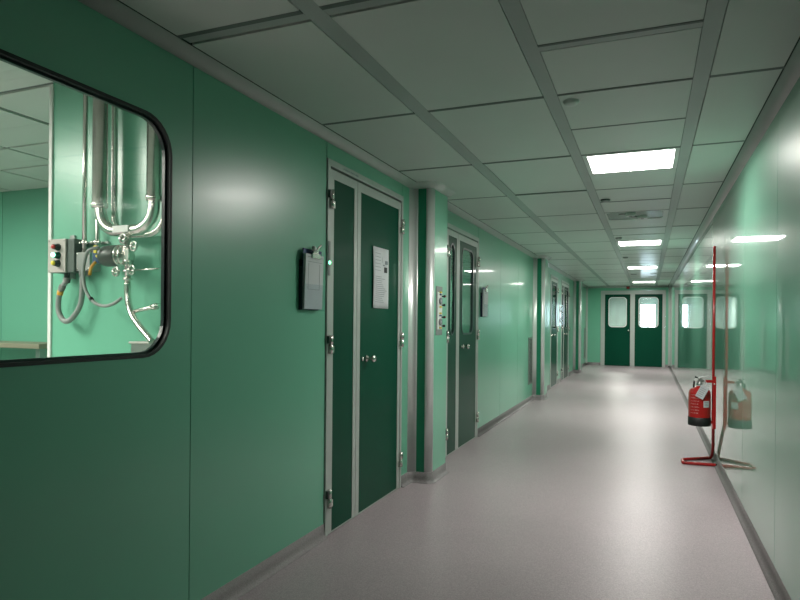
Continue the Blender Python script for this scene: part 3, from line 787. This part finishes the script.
# U pipe with wide jackets
t = thing('jacketed_pipe', (-2.16, 2.1, 1.74), 'polished U shaped steel pipe with two wide upright legs', 'pipe')
for x, z in ((-2.312, 1.850), (-1.996, 1.862)):
    m = MB(); m.lathe((x, 2.1, z), (0, 0, 1), [(.0, 0), (.032, .0), (.036, .006), (.036, .02), (.032, .024), (.032, ZC-z), (0, ZC-z)], 'steel', 28); m.build('wide_leg', t)
m = MB()
up = [(-2.308, 2.1, 1.87), (-2.306, 2.1, 1.84), (-2.296, 2.1, 1.805), (-2.274, 2.1, 1.775), (-2.245, 2.1, 1.757), (-2.215, 2.1, 1.750), (-2.10, 2.1, 1.750), (-2.07, 2.1, 1.757), (-2.04, 2.1, 1.775), (-2.018, 2.1, 1.805), (-2.010, 2.1, 1.84), (-2.008, 2.1, 1.88)]
m.tube([(p[0]+.012*(p[0]+2.31)/.3, p[1], p[2]-.008) for p in up], .025, 'steel', 20, 4); m.build('u_bend', t)
m = MB(); m.box((-2.205, 2.070, 1.730), (-2.112, 2.077, 1.760), 'white_plastic', .002); m.build('label_plate', t)
m = MB()
up2 = [(p[0]+.012, 2.168, p[2]-.02) for i, p in enumerate(up)]
m.tube([(up2[0][0], 2.165, ZC)]+up2[:], .014, 'steel', 16, 4); 
tag(m.build('steel_pipe', loc=(-2.16, 2.165, 1.74)), 'second U shaped pipe close to the wall behind the jacketed one', 'pipe')
# valve with motor
t = thing('motor_valve', (-2.14, 2.1, 1.63), 'sanitary valve with dark motor drive under the U shaped pipe', 'valve')
m = MB(); m.lathe((-2.30, 2.11, 1.632), (1, 0, 0), [(0,0),(.030,0),(.044,.012),(.048,.03),(.048,.095),(.042,.10),(0,.10)], 'motor_grey', 28); m.build('motor', t)
m = MB(); m.lathe((-2.20, 2.11, 1.632), (1, 0, 0), [(0,0),(.030,0),(.030,.006),(.050,.008),(.050,.016),(.034,.018),(.034,.028),(.048,.030),(.048,.040),(.02,.044),(.02,.06)], 'steel', 28)
for a in range(0, 360, 60): m.cyl((-2.198, 2.11+.042*math.cos(math.radians(a)), 1.632+.042*math.sin(math.radians(a))), (-2.158, 2.11+.042*math.cos(math.radians(a)), 1.632+.042*math.sin(math.radians(a))), .004, 'steel', 10)
m.build('flange', t)
m = MB(); m.tube([(-2.142, 2.1, 1.735), (-2.142, 2.1, 1.50)], .013, 'steel', 18)
for z in (1.70, 1.66, 1.60, 1.555, 1.52): m.lathe((-2.142, 2.1, z), (0, 0, 1), [(.013, 0), (.021, .002), (.021, .010), (.013, .012)], 'steel', 20)
m.box((-2.16, 2.082, 1.605), (-2.122, 2.12, 1.662), 'steel', .006); m.build('valve_body', t)
for x, z in ((-2.088, 1.664), (-2.098, 1.562), (-2.19, 1.556), (-2.15, 1.700)):
    m = MB()
    m.lathe((x-.012, 2.085, z), (1, 0, 0), [(.012,0),(.020,.001),(.020,.009),(.012,.010)], 'steel', 18)
    m.tube([(x-.01, 2.08, z-.012), (x+.012, 2.07, z-.018), (x+.026, 2.066, z-.004), (x+.026, 2.066, z+.014), (x+.008, 2.07, z+.020), (x-.008, 2.070, z+.010)], .0045, 'steel', 10, 4)
    m.cyl((x-.02, 2.08, z), (x+.03, 2.070, z+.004), .005, 'steel', 12); m.build('clamp', t)
m = MB(); m.box((-2.345, 2.09, 1.60), (-2.30, 2.14, 1.665), 'blue_plastic', .006); m.build('terminal_housing', t)
m = MB(); m.box((-2.328, 2.082, 1.645), (-2.312, 2.092, 1.680), 'yellow', .002); m.box((-2.318, 2.082, 1.620), (-2.290, 2.090, 1.630), 'yellow', .002, Matrix.Rotation(math.radians(30), 3, 'Y'), (-2.3, 2.08, 1.625)); m.build('yellow_tie', t)
m = MB(); m.tube([(-2.27, 2.06, 1.665), (-2.31, 2.04, 1.650), (-2.345, 2.05, 1.60), (-2.352, 2.05, 1.545), (-2.335, 2.05, 1.475), (-2.29, 2.05, 1.425), (-2.23, 2.05, 1.405), (-2.17, 2.05, 1.415), (-2.135, 2.06, 1.44)], .0075, 'hose_grey', 12, 6)
m.cyl((-2.305, 2.05, 1.44), (-2.297, 2.05, 1.432), .0095, 'black_rubber')
tag(m.build('cable', loc=(-2.3, 2.05, 1.6)), 'thin grey cable curling below the motor drive', 'cable')
m = MB(); m.tube([(-2.31, 2.08, 1.605), (-2.325, 2.07, 1.58), (-2.335, 2.07, 1.545)], [.007]*13, 'orange', 12, 6)
tag(m.build('cable', loc=(-2.32, 2.07, 1.57)), 'short orange sleeved cable hanging from the motor housing', 'cable')
m = MB(); m.tube([(-2.142, 2.1, 1.51), (-2.142, 2.1, 1.46), (-2.128, 2.095, 1.41), (-2.09, 2.08, 1.36), (-2.03, 2.06, 1.315), (-1.96, 2.04, 1.27), (-1.94, 2.035, 1.255)], .0145, 'steel', 16, 5)
tag(m.build('steel_pipe', loc=(-2.1, 2.1, 1.4)), 'steel pipe sweeping down from the valve to the lower right corner', 'pipe')
m = MB(); m.tube([(-2.11, 2.09, 1.378), (-1.935, 2.07, 1.408)], .0085, 'steel', 14); m.lathe((-1.98, 2.077, 1.400), (1, -.1, .17), [(.009, 0), (.014, .002), (.014, .03), (.009, .032)], 'steel', 14)
tag(m.build('steel_pipe', loc=(-2.05, 2.09, 1.39)), 'short sideways branch pipe near the lower right window corner', 'pipe')
m = MB(); m.tube([(-2.09, 2.08, 1.562), (-1.935, 2.07, 1.565)], .0035, 'steel', 10)
tag(m.build('steel_rod', loc=(-2.0, 2.08, 1.562)), 'thin horizontal steel rod leaving the valve to the right', 'rod')
m = MB(); m.box((-2.070, 2.05, 1.13), (-1.93, PW, 1.248), 'dull_steel', .004); m.box((-2.08, 2.045, 1.243), (-1.928, PW, 1.252), 'control_box', .003)
tag(m.build('steel_box', loc=(-2.0, 2.1, 1.2)), 'small steel cabinet at the bottom right of the window', 'cabinet')

# ------------------------------------------------------------------ camera
th, ph = .3810, .00873
F = Vector((-math.sin(th), math.cos(th), 0)); Rr = Vector((math.cos(th), math.sin(th), 0)); U = Vector((0, 0, 1))
Rc = Rr*math.cos(ph)+U*math.sin(ph); Uc = U*math.cos(ph)-Rr*math.sin(ph)
cam = bpy.data.cameras.new('camera'); co = bpy.data.objects.new('camera', cam); C.objects.link(co)
M = Matrix((Rc, Uc, -F)).transposed().to_4x4(); M.translation = Vector((0, 0, 1.35)); co.matrix_world = M
cam.sensor_width = 36; cam.lens = 620.1*36/800; cam.shift_y = 21.1/800; cam.clip_start = .02; cam.clip_end = 100
sc = bpy.context.scene; sc.camera = co
w = bpy.data.worlds.new('world'); sc.world = w; w.use_nodes = True
w.node_tree.nodes['Background'].inputs['Color'].default_value = (.02, .02, .02, 1); w.node_tree.nodes['Background'].inputs['Strength'].default_value = .2
sc.view_settings.view_transform = 'Standard'; sc.view_settings.look = 'None'; sc.view_settings.gamma = 1
sc.view_settings.exposure = .08
sc.view_settings.use_curve_mapping = False
